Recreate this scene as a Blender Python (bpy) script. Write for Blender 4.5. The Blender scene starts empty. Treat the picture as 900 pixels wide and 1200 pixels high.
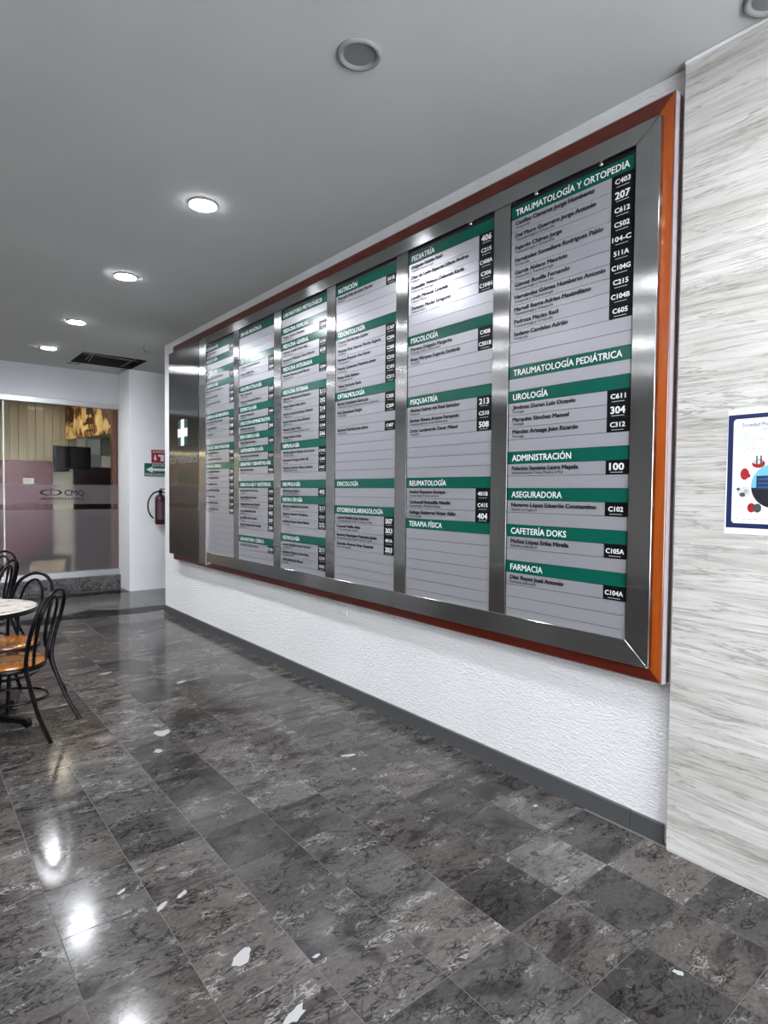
import bpy, bmesh, math, random
from mathutils import Vector, Matrix, Euler
random.seed(7)
S = bpy.context.scene
COL = S.collection
R = math.radians

# ------------------------------------------------------------------ camera
cam_d = bpy.data.cameras.new('camera')
cam = bpy.data.objects.new('camera', cam_d)
COL.objects.link(cam)
cam_d.sensor_fit = 'VERTICAL'
cam_d.sensor_height = 24.0
cam_d.lens = 704.075 / 1200 * 24.0
cam_d.clip_start = 0.02
fw = Vector((0.6286445, 0.77697338, -0.03344331))
rt = Vector((0.77756754, -0.62873359, 0.00909864))
up = Vector((0.01395753, 0.03172424, 0.9993992))
m = Matrix((rt, up, -fw)).transposed().to_4x4()
m.translation = Vector((0, 0, 1.5))
cam.matrix_world = m
S.camera = cam

# ------------------------------------------------------------------ world and exposure
w = bpy.data.worlds.new('world'); S.world = w; w.use_nodes = True
w.node_tree.nodes['Background'].inputs['Color'].default_value = (.8, .9, 1, 1)
w.node_tree.nodes['Background'].inputs['Strength'].default_value = 0.3
S.view_settings.view_transform = 'Standard'
S.view_settings.look = 'None'
S.view_settings.exposure = 0.6
S.view_settings.gamma = 1.0
S.view_settings.use_curve_mapping = False

CEIL = 3.25
WX = 2.544            # plane of the sign wall
LAMP_W = 52.0         # watts of a lit downlight
def lamp(name, kind, loc, energy, color=(1, 1, 1), rot=(0, 0, 0), **k):
    d = bpy.data.lights.new(name, kind); d.energy = energy; d.color = color
    for a, b in k.items(): setattr(d, a, b)
    o = bpy.data.objects.new(name, d); COL.objects.link(o)
    o.location = loc; o.rotation_euler = rot
    return o
# added fill: unseen area light for daylight assumed behind the camera
lamp('added_daylight', 'AREA', (.3, -3.35, 1.75), 380, (.95, .975, 1), (R(-90), 0, 0), shape='RECTANGLE', size=4.0, size_y=2.6)

# ------------------------------------------------------------------ materials
def mat(name, color=(.5, .5, .5), rough=.5, metal=0, **k):
    M = bpy.data.materials.new(name); M.use_nodes = True
    b = M.node_tree.nodes['Principled BSDF']
    b.inputs['Base Color'].default_value = (*color, 1)
    b.inputs['Roughness'].default_value = rough
    b.inputs['Metallic'].default_value = metal
    for a, v in k.items():
        b.inputs[a.replace('_', ' ')].default_value = v
    return M
def nt(M):
    n = M.node_tree
    def N(t, **kw):
        x = n.nodes.new(t)
        for a, v in kw.items(): setattr(x, a, v)
        return x
    return n, N, n.links.new, n.nodes['Principled BSDF']
def noise(N, L, vec, scale, detail=4, rough=.5, dist=0, mapscale=None):
    t = N('ShaderNodeTexNoise')
    t.inputs['Scale'].default_value = scale; t.inputs['Detail'].default_value = detail
    t.inputs['Roughness'].default_value = rough; t.inputs['Distortion'].default_value = dist
    if mapscale:
        mp = N('ShaderNodeMapping'); mp.inputs['Scale'].default_value = mapscale
        L(vec, mp.inputs['Vector']); vec = mp.outputs['Vector']
    L(vec, t.inputs['Vector'])
    return t.outputs['Fac']
def ramp(N, L, fac, stops, interp='LINEAR'):
    r = N('ShaderNodeValToRGB'); e = r.color_ramp.elements; r.color_ramp.interpolation = interp
    while len(e) < len(stops): e.new(.5)
    for i, (p, c) in enumerate(stops):
        e[i].position = p; e[i].color = (*c, 1) if len(c) == 3 else c
    L(fac, r.inputs['Fac'])
    return r.outputs['Color']
def mth(N, L, op, a, b=None):
    x = N('ShaderNodeMath', operation=op)
    for i, v in enumerate((a, b)):
        if v is None: continue
        if isinstance(v, (int, float)): x.inputs[i].default_value = v
        else: L(v, x.inputs[i])
    return x.outputs[0]
def mixc(N, L, fac, a, b, mode='MIX'):
    x = N('ShaderNodeMix', data_type='RGBA', blend_type=mode)
    for s, v in ((0, fac), (6, a), (7, b)):
        if isinstance(v, (int, float)): x.inputs[s].default_value = v
        elif isinstance(v, tuple): x.inputs[s].default_value = (*v, 1)
        else: L(v, x.inputs[s])
    return x.outputs[2]
def bump(N, L, b, h, strength, dist=.01):
    x = N('ShaderNodeBump'); x.inputs['Strength'].default_value = strength; x.inputs['Distance'].default_value = dist
    L(h, x.inputs['Height']); L(x.outputs['Normal'], b.inputs['Normal'])

# polished dark fossil marble of the floor
def marble_material(name, tile=True, dark=(.036, .032, .031), mid=(.078, .072, .068), light=(.14, .131, .124)):
    M = mat(name, (.07, .07, .07), .13, Specular_IOR_Level=.26)
    n, N, L, b = nt(M)
    tc = N('ShaderNodeTexCoord').outputs['Object']
    oi = N('ShaderNodeObjectInfo')
    v = N('ShaderNodeVectorMath', operation='MULTIPLY_ADD')
    L(oi.outputs['Location'], v.inputs[0]); v.inputs[1].default_value = (3.7, 5.3, 0); L(tc, v.inputs[2])
    p = v.outputs[0] if tile else tc
    mp = N('ShaderNodeMapping'); mp.inputs['Rotation'].default_value = (0, 0, R(35)); mp.inputs['Scale'].default_value = (1, 2.0, 1)
    L(p, mp.inputs['Vector']); q = mp.outputs['Vector']
    base = noise(N, L, q, 3.0, 5, .6, .8)
    col = ramp(N, L, base, [(.36, dark), (.46, mid), (.56, mid), (.74, light)])
    fine = noise(N, L, q, 40, 5, .75, .4)
    col = mixc(N, L, .6, col, ramp(N, L, fine, [(.3, (.45, .45, .45)), (.7, (1.45, 1.45, 1.45))]), 'MULTIPLY')
    def curls(sc_, dist_, w0, w1, ms, lo, hi, amt, c0):
        nonlocal col
        a = noise(N, L, q, sc_, 2.5, .55, dist_)
        r1 = mth(N, L, 'ABSOLUTE', mth(N, L, 'SUBTRACT', a, .5))
        vein = ramp(N, L, r1, [(0, (1, 1, 1)), (w0, (.9, .9, .9)), (w1, (0, 0, 0))])
        msk = ramp(N, L, noise(N, L, q, ms, 2, .5), [(lo, (0, 0, 0)), (hi, (1, 1, 1))])
        vm = mth(N, L, 'MULTIPLY', mixc(N, L, 1.0, vein, msk, 'MULTIPLY'), amt)
        col = mixc(N, L, vm, col, c0)
    dk = (.010, .009, .010)
    curls(8, 1.6, .012, .032, 5, .49, .57, .75, dk)
    curls(15, 1.4, .02, .05, 7, .51, .58, .8, dk)
    curls(4.5, 2.4, .006, .020, 4, .50, .58, .8, dk)
    curls(20, 1.0, .012, .045, 6, .57, .64, .6, (.32, .31, .30))
    vo = N('ShaderNodeTexVoronoi', feature='F1'); vo.inputs['Scale'].default_value = 11
    wv = N('ShaderNodeVectorMath', operation='MULTIPLY_ADD')
    nn = N('ShaderNodeTexNoise'); nn.inputs['Scale'].default_value = 14; L(q, nn.inputs['Vector'])
    L(nn.outputs['Color'], wv.inputs[0]); wv.inputs[1].default_value = (.15, .15, .15); L(q, wv.inputs[2])
    L(wv.outputs[0], vo.inputs['Vector'])
    ring = ramp(N, L, vo.outputs['Distance'], [(.0, (0, 0, 0)), (.22, (0, 0, 0)), (.28, (1, 1, 1)), (.33, (1, 1, 1)), (.37, (0, 0, 0))])
    m2 = ramp(N, L, noise(N, L, q, 7.3, 2, .5), [(.54, (0, 0, 0)), (.6, (1, 1, 1))])
    col = mixc(N, L, mth(N, L, 'MULTIPLY', mixc(N, L, 1.0, ring, m2, 'MULTIPLY'), .75), col, dk)
    s = ramp(N, L, noise(N, L, q, 4.1, 7, .75, 2.0), [(.61, (0, 0, 0)), (.70, (1, 1, 1))])
    col = mixc(N, L, mth(N, L, 'MULTIPLY', s, .4), col, (.34, .33, .325))
    if tile:
        col = mixc(N, L, 1.0, col, oi.outputs['Color'], 'MULTIPLY')
    L(col, b.inputs['Base Color'])
    rr = ramp(N, L, fine, [(.3, (.09, .09, .09)), (.7, (.19, .19, .19))]); L(rr, b.inputs['Roughness'])
    bump(N, L, b, noise(N, L, p, 14, 2), .04, .004)
    return M
M_tile = marble_material('floor_marble')
M_border = marble_material('border_marble', False, (.006, .006, .007), (.010, .010, .011), (.016, .016, .016))
M_border.node_tree.nodes['Principled BSDF'].inputs['Specular IOR Level'].default_value = .02
M_sill = marble_material('sill_marble', False, (.085, .08, .08), (.105, .10, .10), (.14, .135, .13))
M_grout = mat('grout', (.16, .155, .15), .8)
M_white_stone = mat('white_inclusion', (.38, .38, .385), .18, Specular_IOR_Level=.3)

def plaster(name, color, sc, st, dist, stroke=False, rough=.85):
    M = mat(name, color, rough)
    n, N, L, b = nt(M)
    tc = N('ShaderNodeTexCoord').outputs['Object']
    mp = N('ShaderNodeMapping')
    if stroke:
        mp.inputs['Rotation'].default_value = (R(40), 0, 0); mp.inputs['Scale'].default_value = (1, 1.0, 3.2)
    L(tc, mp.inputs['Vector'])
    h = mth(N, L, 'ADD', noise(N, L, mp.outputs['Vector'], sc, 5, .6, .6), mth(N, L, 'MULTIPLY', noise(N, L, tc, sc * 3.1, 3, .6), .5))
    bump(N, L, b, h, st, dist)
    c = ramp(N, L, noise(N, L, tc, 1.3, 4), [(.3, tuple(x * .96 for x in color)), (.7, tuple(min(1, x * 1.03) for x in color))])
    L(c, b.inputs['Base Color'])
    return M
M_stucco = plaster('white_stucco', (.90, .90, .905), 30, .9, .016, True)
M_white_wall = plaster('smooth_white_plaster', (.74, .75, .77), 30, .12, .004)
M_ceiling = plaster('ceiling_paint', (.56, .575, .57), 22, .10, .004)
M_far_room = plaster('room_cream_plaster', (.70, .66, .56), 8, .1, .004)

# light grained wall cladding
M_clad = mat('pale_grained_cladding', (.62, .6, .56), .42)
n, N, L, b = nt(M_clad)
tc = N('ShaderNodeTexCoord').outputs['Object']
def stretched(scale, sy, detail, dist=1.0, rough=.62):
    return noise(N, L, tc, scale, detail, rough, dist, (1, sy, 1))
g1 = stretched(15, .075, 7, .7); g2 = stretched(75, .045, 5, .5, .75); g3 = stretched(2.2, .3, 3, .8)
c = ramp(N, L, g1, [(.28, (.37, .355, .325)), (.42, (.50, .485, .455)), (.6, (.59, .58, .56)), (.75, (.46, .44, .41))])
c = mixc(N, L, .95, c, ramp(N, L, g2, [(.30, (.40, .385, .36)), (.46, (.95, .95, .94)), (.75, (1.2, 1.2, 1.2))]), 'MULTIPLY')
a_ = mth(N, L, 'ABSOLUTE', mth(N, L, 'SUBTRACT', stretched(14, .06, 5, .9), .5))
ln = ramp(N, L, a_, [(0, (1, 1, 1)), (.02, (0, 0, 0))])
c = mixc(N, L, mth(N, L, 'MULTIPLY', ln, .7), c, (.20, .18, .16))
c = mixc(N, L, mth(N, L, 'MULTIPLY', ramp(N, L, g3, [(.45, (0, 0, 0)), (.7, (1, 1, 1))]), .35), c, (.80, .79, .78))
L(c, b.inputs['Base Color']); bump(N, L, b, g2, .2, .003)

def steel(name, grain, base=.36, rough=.18, aniso=1.0):
    M = mat(name, (base, base, base * 1.01), rough, 1.0)
    n, N, L, b = nt(M)
    b.inputs['Anisotropic'].default_value = aniso
    tang = (0, 1, 0) if grain[2] else (0, 0, 1)
    cx = N('ShaderNodeCombineXYZ')
    for i in range(3): cx.inputs[i].default_value = tang[i]
    L(cx.outputs[0], b.inputs['Tangent'])
    tc = N('ShaderNodeTexCoord').outputs['Object']
    ms = tuple(.6 if g else 60 for g in grain)
    f = noise(N, L, tc, 4, 3, .6, 0, ms)
    L(ramp(N, L, f, [(.3, (base * .93,) * 3), (.7, (base * 1.06,) * 3)]), b.inputs['Base Color'])
    L(ramp(N, L, f, [(.3, (rough * .9,) * 3), (.7, (rough * 1.1,) * 3)]), b.inputs['Roughness'])
    wob = noise(N, L, tc, 2.2, 2)
    bump(N, L, b, wob, .10, .02)
    return M
M_steel_v = steel('brushed_steel_upright', (0, 0, 1))
M_steel_h = steel('brushed_steel_rail', (0, 1, 0))
M_steel_panel = steel('brushed_steel_plate', (0, 0, 1), .12, .18, 1.0)
M_chrome = mat('chrome', (.8, .8, .8), .12, 1)
M_alu = mat('grey_aluminium', (.42, .43, .45), .35, .6)
M_black = mat('black_backing', (.006, .006, .007), .5)
M_strip = mat('silver_grey_strip', (.37, .37, .40), .33, .4, Specular_IOR_Level=.5)
M_green = mat('green_header', (.002, .088, .060), .2, 0, Specular_IOR_Level=.3)
M_tag = mat('black_number_plate', (.004, .004, .005), .3, Specular_IOR_Level=.15)
M_ink = mat('black_ink', (.008, .008, .01), .5)
M_ink2 = mat('grey_ink', (.06, .06, .07), .5)
M_wht = mat('white_ink', (.72, .75, .74), .4)
M_dkgreen = mat('dark_green_ink', (.004, .045, .035), .4)
M_paint_metal = mat('black_painted_steel', (.002, .002, .0025), .3, Specular_IOR_Level=.2)
M_skirt = plaster('grey_skirting_paint', (.072, .074, .078), 40, .1, .002, rough=.45)

def woodmat(name, c1, c2, axis, rough=.22):
    M = mat(name, c1, rough, 0, Coat_Weight=.25, Coat_Roughness=.08)
    n, N, L, b = nt(M)
    tc = N('ShaderNodeTexCoord').outputs['Object']
    ms = tuple(.5 if a else 6 for a in axis)
    f = noise(N, L, tc, 5, 6, .65, .8, ms)
    L(ramp(N, L, f, [(.3, c1), (.7, c2)]), b.inputs['Base Color'])
    return M
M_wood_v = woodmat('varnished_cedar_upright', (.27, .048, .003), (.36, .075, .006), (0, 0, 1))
M_wood_h = woodmat('varnished_cedar_rail_shaded', (.075, .007, .003), (.11, .012, .004), (0, 1, 0))  # same cedar as the uprights, darkened to put shade into the colour
M_wood_edge = woodmat('shaded_cedar_edge', (.055, .010, .008), (.085, .016, .012), (0, 0, 1), .3)  # outer sides of the same cedar, their shade put into the colour
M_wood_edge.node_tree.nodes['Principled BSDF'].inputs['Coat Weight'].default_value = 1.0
M_seat = woodmat('varnished_plywood_seat', (.26, .085, .010), (.42, .15, .020), (0, 1, 0), .18)
M_jamb = woodmat('brown_jamb', (.10, .025, .015), (.16, .04, .02), (0, 0, 1), .4)
M_plank = woodmat('beige_wood_plank', (.30, .245, .165), (.38, .32, .22), (0, 0, 1), .5)
M_lens = mat('grey_unlit_lens', (.20, .215, .21), .35)
M_ring = mat('white_lamp_ring', (.27, .28, .28), .6, Specular_IOR_Level=.2)
M_lit = mat('lit_lamp_lens', (1, 1, 1), .4)
_b = M_lit.node_tree.nodes['Principled BSDF']
_b.inputs['Emission Color'].default_value = (.93, .95, 1, 1); _b.inputs['Emission Strength'].default_value = 100

# ------------------------------------------------------------------ mesh helpers
class MB:
    def __init__(s): s.v = []; s.f = []; s.smooth = False
    def add(s, vs, fs):
        k = len(s.v); s.v += [tuple(v) for v in vs]; s.f += [tuple(i + k for i in f) for f in fs]; return s
    def box(s, x0, x1, y0, y1, z0, z1):
        return s.add([(x0,y0,z0),(x1,y0,z0),(x1,y1,z0),(x0,y1,z0),(x0,y0,z1),(x1,y0,z1),(x1,y1,z1),(x0,y1,z1)],
                     [(0,3,2,1),(4,5,6,7),(0,1,5,4),(1,2,6,5),(2,3,7,6),(3,0,4,7)])
    def prism(s, pts, lo, hi, axis=2):
        # polygon in the two other axes (cyclic order) extruded along axis
        def P(a, b, c):
            return {2: (a, b, c), 0: (c, a, b), 1: (a, c, b)}[axis]
        n = len(pts)
        vs = [P(a, b, lo) for a, b in pts] + [P(a, b, hi) for a, b in pts]
        fs = [tuple(range(n))[::-1], tuple(range(n, 2 * n))] + [(i, (i + 1) % n, n + (i + 1) % n, n + i) for i in range(n)]
        return s.add(vs, fs)
    def lathe(s, prof, c=(0, 0, 0), seg=32):
        vs, fs = [], []; n = len(prof)
        for i in range(seg):
            a = 2 * math.pi * i / seg
            for r, z in prof: vs.append((c[0] + r * math.cos(a), c[1] + r * math.sin(a), c[2] + z))
        for i in range(seg):
            j = (i + 1) % seg
            for k in range(n - 1):
                fs.append((i * n + k, j * n + k, j * n + k + 1, i * n + k + 1))
        if prof[0][0] > 1e-6: fs.append(tuple(i * n for i in range(seg))[::-1])
        if prof[-1][0] > 1e-6: fs.append(tuple(i * n + n - 1 for i in range(seg)))
        return s.add(vs, fs)
    def tube(s, pts, r, seg=8, closed=False, sub=5):
        P = [Vector(p) for p in pts]; n = len(P); path = []
        rng = range(n if closed else n - 1)
        for i in rng:
            g = (lambda k: P[k % n]) if closed else (lambda k: P[max(0, min(n - 1, k))])
            p0, p1, p2, p3 = g(i - 1), g(i), g(i + 1), g(i + 2)
            for k in range(sub):
                t = k / sub
                path.append(.5 * ((2 * p1) + (p2 - p0) * t + (2 * p0 - 5 * p1 + 4 * p2 - p3) * t * t + (3 * p1 - p0 - 3 * p2 + p3) * t ** 3))
        if not closed: path.append(P[-1])
        m_ = len(path); vs, fs = [], []; ref = None
        for i in range(m_):
            a = path[(i - 1) % m_] if closed or i else path[0]
            bb = path[(i + 1) % m_] if closed or i < m_ - 1 else path[-1]
            t = (bb - a).normalized()
            if ref is None: ref = t.orthogonal().normalized()
            ref = (ref - t * ref.dot(t)).normalized(); q = t.cross(ref)
            rr = r(i / (m_ - 1)) if callable(r) else r
            for k in range(seg):
                an = 2 * math.pi * k / seg
                vs.append(path[i] + (ref * math.cos(an) + q * math.sin(an)) * rr)
        for i in range(m_ if closed else m_ - 1):
            j = (i + 1) % m_
            for k in range(seg):
                l = (k + 1) % seg
                fs.append((i * seg + k, i * seg + l, j * seg + l, j * seg + k))
        if not closed:
            fs.append(tuple(range(seg))[::-1]); fs.append(tuple((m_ - 1) * seg + k for k in range(seg)))
        s.smooth = True
        return s.add(vs, fs)
    def mesh(s, name, origin=(0, 0, 0), fix=True, bevel=0):
        me = bpy.data.meshes.new(name)
        me.from_pydata([(a - origin[0], b_ - origin[1], c_ - origin[2]) for a, b_, c_ in s.v], [], s.f)
        if fix or bevel:
            bm = bmesh.new(); bm.from_mesh(me)
            bmesh.ops.recalc_face_normals(bm, faces=bm.faces)
            if bevel: bmesh.ops.bevel(bm, geom=bm.edges[:], offset=bevel, segments=1, affect='EDGES')
            bm.to_mesh(me); bm.free()
        if s.smooth:
            for p in me.polygons: p.use_smooth = True
            me.set_sharp_from_angle(angle=R(40))
        return me
ORG = {}
def link(name, me, M=None, parent=None, loc=(0, 0, 0)):
    o = bpy.data.objects.new(name, me); COL.objects.link(o)
    if M is not None and me is not None and not me.materials: me.materials.append(M)
    o.location = loc
    if parent: o.parent = parent
    return o
def put(name, mb, M, parent=None, bevel=0, origin=None):
    """a mesh given in world (or thing-local) coordinates; a part is stored relative to its thing's origin"""
    org = origin if origin is not None else (ORG.get(parent.name, (0, 0, 0)) if parent else (0, 0, 0))
    o = link(name, mb.mesh(name, org, True, bevel), M, parent)
    ORG[o.name] = org
    return o
def thing(name, label, cat, loc=(0, 0, 0), group=None, local=False, rz=0):
    o = bpy.data.objects.new(name, None); COL.objects.link(o)
    o.location = loc; o.rotation_euler = (0, 0, rz); o.empty_display_size = .1
    o['label'] = label; o['category'] = cat
    if group: o['group'] = group
    ORG[o.name] = (0, 0, 0) if local else tuple(loc)
    return o
def tag(o, label, cat, group=None):
    o['label'] = label; o['category'] = cat
    if group: o['group'] = group
    return o
def struct(name, mb, M, parent=None, bevel=0):
    o = put(name, mb, M, parent, bevel)
    if not parent: o['kind'] = 'structure'
    return o
def copy_thing(root, loc, rz=None, label=None):
    r = root.copy(); COL.objects.link(r); r.location = loc
    if rz is not None: r.rotation_euler = (0, 0, rz)
    if label: r['label'] = label
    for ch in list(root.children):
        c_ = ch.copy(); COL.objects.link(c_); c_.parent = r
        for g in ch.children:
            d = g.copy(); COL.objects.link(d); d.parent = c_
    return r

# text: flat letters as mesh.  frame 'wall' = on the sign wall, facing -x; 'front' = facing -y
_fc = bpy.data.curves.new('letters', 'FONT'); _fo = bpy.data.objects.new('letters', _fc)
def letters(text, size, width=None, wfac=1.0, offset=0.0, res=2, align='LEFT'):
    _fc.body = text; _fc.size = size; _fc.offset = offset * size; _fc.resolution_u = res
    _fc.fill_mode = 'FRONT'; _fc.extrude = 0
    me = bpy.data.meshes.new_from_object(_fo)
    xs = [v.co.x for v in me.vertices]
    x0, x1 = min(xs), max(xs)
    k = (width / (x1 - x0)) if width else wfac
    sh = {'LEFT': x0, 'CENTER': (x0 + x1) / 2, 'RIGHT': x1}[align]
    for v in me.vertices: v.co.x = (v.co.x - sh) * k
    return me, (x1 - x0) * k
def text(text_, size, pos, M, parent, frame='wall', name='lettering', **k):
    bold = k.pop('offset', 0) * 2.2 * size
    me, wd = letters(text_, size, **k)
    if bold > 0:
        bm = bmesh.new(); bm.from_mesh(me)
        base = [v.co.copy() for v in bm.verts]; fcs = [[v.index for v in f.verts] for f in bm.faces]; bm.free()
        vs, fs = [], []
        for q_, (dx, dy) in enumerate(((-bold / 2, -bold * .3), (bold / 2, bold * .3), (-bold / 2, bold * .3), (bold / 2, -bold * .3)) if bold > .0006 else ((-bold / 2, 0), (bold / 2, 0))):
            o_ = len(vs); vs += [(c.x + dx, c.y + dy, q_ * .00004) for c in base]; fs += [[i + o_ for i in f] for f in fcs]
        me = bpy.data.meshes.new(name); me.from_pydata(vs, [], fs)
    org = ORG.get(parent.name, (0, 0, 0))
    for v in me.vertices:
        x, y, z_ = v.co
        if frame == 'wall': v.co = (pos[0] - z_ - org[0], pos[1] - x - org[1], pos[2] + y - org[2])
        else: v.co = (pos[0] + x - org[0], pos[1] - z_ - org[1], pos[2] + y - org[2])
    me.materials.clear()
    me.name = name
    o = link(name, me, M, parent); ORG[o.name] = org
    return o

# ------------------------------------------------------------------ setting: floor
TS, GX, GY = .30178, 1.60843, 1.27637
fl = struct('floor', MB().box(-5, 4.6, -3.5, 11.3, -.12, -.0015), M_grout)
def tile_mesh(w_, d_):
    g = .0009; c_ = .0009
    x0, x1, y0, y1 = g, w_ - g, g, d_ - g
    vs = [(x0, y0, -.02), (x1, y0, -.02), (x1, y1, -.02), (x0, y1, -.02),
          (x0, y0, -c_), (x1, y0, -c_), (x1, y1, -c_), (x0, y1, -c_),
          (x0 + c_, y0 + c_, 0), (x1 - c_, y0 + c_, 0), (x1 - c_, y1 - c_, 0), (x0 + c_, y1 - c_, 0)]
    fs = [(0, 1, 5, 4), (1, 2, 6, 5), (2, 3, 7, 6), (3, 0, 4, 7), (4, 5, 9, 8), (5, 6, 10, 9), (6, 7, 11, 10), (7, 4, 8, 11), (8, 9, 10, 11)]
    return vs, fs
me_tile = bpy.data.meshes.new('tile'); me_tile.from_pydata(*[(a) for a in (tile_mesh(TS, TS)[0], [], tile_mesh(TS, TS)[1])]); me_tile.materials.append(M_tile)
WL = .029
me_sliver = bpy.data.meshes.new('tile'); me_sliver.from_pydata(tile_mesh(WL, TS)[0], [], tile_mesh(WL, TS)[1]); me_sliver.materials.append(M_tile)
# tiles the photograph shows as clearly darker or paler than their neighbours, by column and row
tone_of = {}
def mark(x, y, t): tone_of[(math.floor((x - GX) / TS), math.floor((y - GY) / TS))] = t
mark(1.76, 1.43, .55); mark(2.06, 1.73, .62); mark(1.16, 2.33, .48); mark(1.2, 3.0, .5); mark(1.76, 2.05, .85)
mark(2.06, 1.13, .62); mark(1.76, .83, .55); mark(2.36, 1.43, .85); mark(2.06, 1.43, 1.45); mark(2.36, 1.13, 1.3); mark(1.4, 2.62, 1.4)
mark(1.0, 2.3, 1.3); mark(1.7, 2.9, 1.25); mark(2.3, 2.05, .6)
rest = MB(); ntile = 0
rng = random.Random(11)
for i in range(-22, 8):
    for j in range(-16, 33):
        x0, y0 = GX + i * TS, GY + j * TS
        if y0 > 9.55 or (x0 > 2.5 and i > 2 and y0 < 7.4): continue
        inside = (x0 + TS > .09 * y0 - .15) and y0 > .35 and y0 < 9.3 and (x0 < 2.5) and (y0 + TS > .333 * x0 - .15)
        t = tone_of.get((i, j), 1.0) * rng.choice((.66, .78, .9, 1.0, 1.0, 1.12, 1.2, 1.35))
        if (i, j) in tone_of: t = tone_of[(i, j)]
        if inside and ntile < 298:
            o = link('tile', me_tile, None, fl, (x0, y0, 0)); ntile += 1
        elif i == 2 + 1 and y0 < 7.3:
            continue
        else:
            if x0 + TS > 4.55 or y0 < -3.4 or x0 < -4.99: continue
            vs, fs = tile_mesh(TS, TS); rest.add([(a + x0, b_ + y0, c_) for a, b_, c_ in vs], fs); continue
        cc = rng.uniform(-.03, .05)
        o.color = (t * (1 + cc), t, t * (1 - cc * .5), 1)
o = link('tile_field', rest.mesh('tile_field'), None, fl); o['kind'] = 'stuff'
o.data.materials.append(marble_material('floor_marble_beyond', False))
# cut sliver tiles between the last full column and the wall
xs_ = GX + 3 * TS
sl = MB()
for j in range(-16, 21):
    y0 = GY + j * TS
    if y0 < 1.3 or y0 > 7.2: continue
    vs, fs = tile_mesh(WL, TS); sl.add([(a + xs_, b_ + y0, c_) for a, b_, c_ in vs], fs)
o = put('cut_tile_row', sl, bpy.data.materials['floor_marble_beyond'], fl); o['kind'] = 'stuff'
# dark marble border bands across the floor
T = .0012
b1 = [(-1.2, 7.64), (.84, 7.64), (.95, 7.64), (1.28, 7.47), (1.42, 7.60), (1.58, 7.59), (2.04, 7.53), (2.33, 7.50), (2.6, 7.57), (4.5, 7.57),
      (4.5, 7.87), (2.7, 7.87), (2.13, 7.88), (1.81, 8.03), (1.68, 7.93), (1.42, 7.88), (.98, 7.86), (-1.2, 7.86)]
bb = MB()
def flat_strip(mb, lower, upper):
    n_ = len(lower)
    vs = [(x, y, T) for x, y in lower] + [(x, y, T) for x, y in upper] + [(x, y, -.01) for x, y in lower] + [(x, y, -.01) for x, y in upper]
    fs = []
    for k in range(n_ - 1):
        fs += [(k, k + 1, n_ + k + 1, n_ + k), (2 * n_ + k, 2 * n_ + k + 1, k + 1, k), (n_ + k, n_ + k + 1, 3 * n_ + k + 1, 3 * n_ + k)]
    fs += [(0, n_, 3 * n_, 2 * n_), (n_ - 1, 2 * n_ - 1, 4 * n_ - 1, 3 * n_ - 1)]
    mb.add(vs, fs)
flat_strip(bb, [(-1.2, 7.64), (.95, 7.64), (1.28, 7.45), (1.45, 7.60), (1.8, 7.57), (2.05, 7.53), (2.33, 7.49), (2.6, 7.57), (4.5, 7.57)],
               [(-1.2, 7.86), (.95, 7.86), (1.28, 7.87), (1.60, 7.9), (1.80, 8.05), (2.05, 7.89), (2.33, 7.87), (2.7, 7.87), (4.5, 7.87)])
put('dark_border_band', bb, M_border, fl)
put('dark_border_band', MB().box(-1.2, 2.62, 9.15, 9.42, -.01, T), M_border, fl)
# white fossil inclusions polished flush into the tiles
def blob(x, y, rx, ry, ang, k):
    rg = random.Random(k); mb = MB(); n_ = 14; pts = []
    for q in range(n_):
        a = 2 * math.pi * q / n_; rr = rg.uniform(.6, 1.12)
        u, v = rx * rr * math.cos(a), ry * rr * math.sin(a)
        pts.append((x + u * math.cos(ang) - v * math.sin(ang), y + u * math.sin(ang) + v * math.cos(ang)))
    mb.prism(pts, -.004, .0005); put('white_inclusion', mb, M_white_stone, fl)
for k, (x, y, rx, ry, a) in enumerate([(.838, 1.743, .045, .028, .6), (.862, 1.452, .05, .02, .3), (1.248, 3.70, .05, .055, .2), (1.141, 3.457, .028, .03, 0),
        (1.98, 2.736, .05, .018, -.4), (.72, 2.141, .03, .011, .5), (.627, 2.314, .02, .008, .5), (1.884, .838, .012, .022, .3), (1.03, 1.60, .015, .008, 0),
        (2.36, 1.74, .016, .01, 0), (.80, 2.16, .03, .01, .6), (1.70, 4.6, .05, .02, .3), (1.30, 5.2, .06, .02, .1)]):
    blob(x, y, rx, ry, a, k)

# ------------------------------------------------------------------ setting: walls and ceiling
# hatch opening in the ceiling over the far end
HX0, HX1, HY0, HY1 = 1.86, 2.66, 8.42, 9.18
c_ = MB()
c_.box(-5.1, HX0, -3.6, 11.3, CEIL, CEIL + .12); c_.box(HX1, 4.7, -3.6, 11.3, CEIL, CEIL + .12)
c_.box(HX0, HX1, -3.6, HY0, CEIL, CEIL + .12); c_.box(HX0, HX1, HY1, 11.3, CEIL, CEIL + .12)
struct('ceiling', c_, M_ceiling)
struct('wall_sign', MB().box(WX, 2.74, -.0 + 1.176, 7.41, 0, CEIL), M_stucco)
struct('wall_back', MB().box(-5.1, 2.75, -3.7, -3.5, 0, CEIL), M_white_wall)
struct('wall_left', MB().box(-5.2, -5.0, -3.5, 9.9, 0, CEIL), plaster('cafe_wall_paint', (.20, .19, .18), 20, .1, .004))
wc = struct('wall_clad', MB().box(2.499, 2.74, -3.5, 1.176, 0, CEIL - .0005), M_clad)
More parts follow.
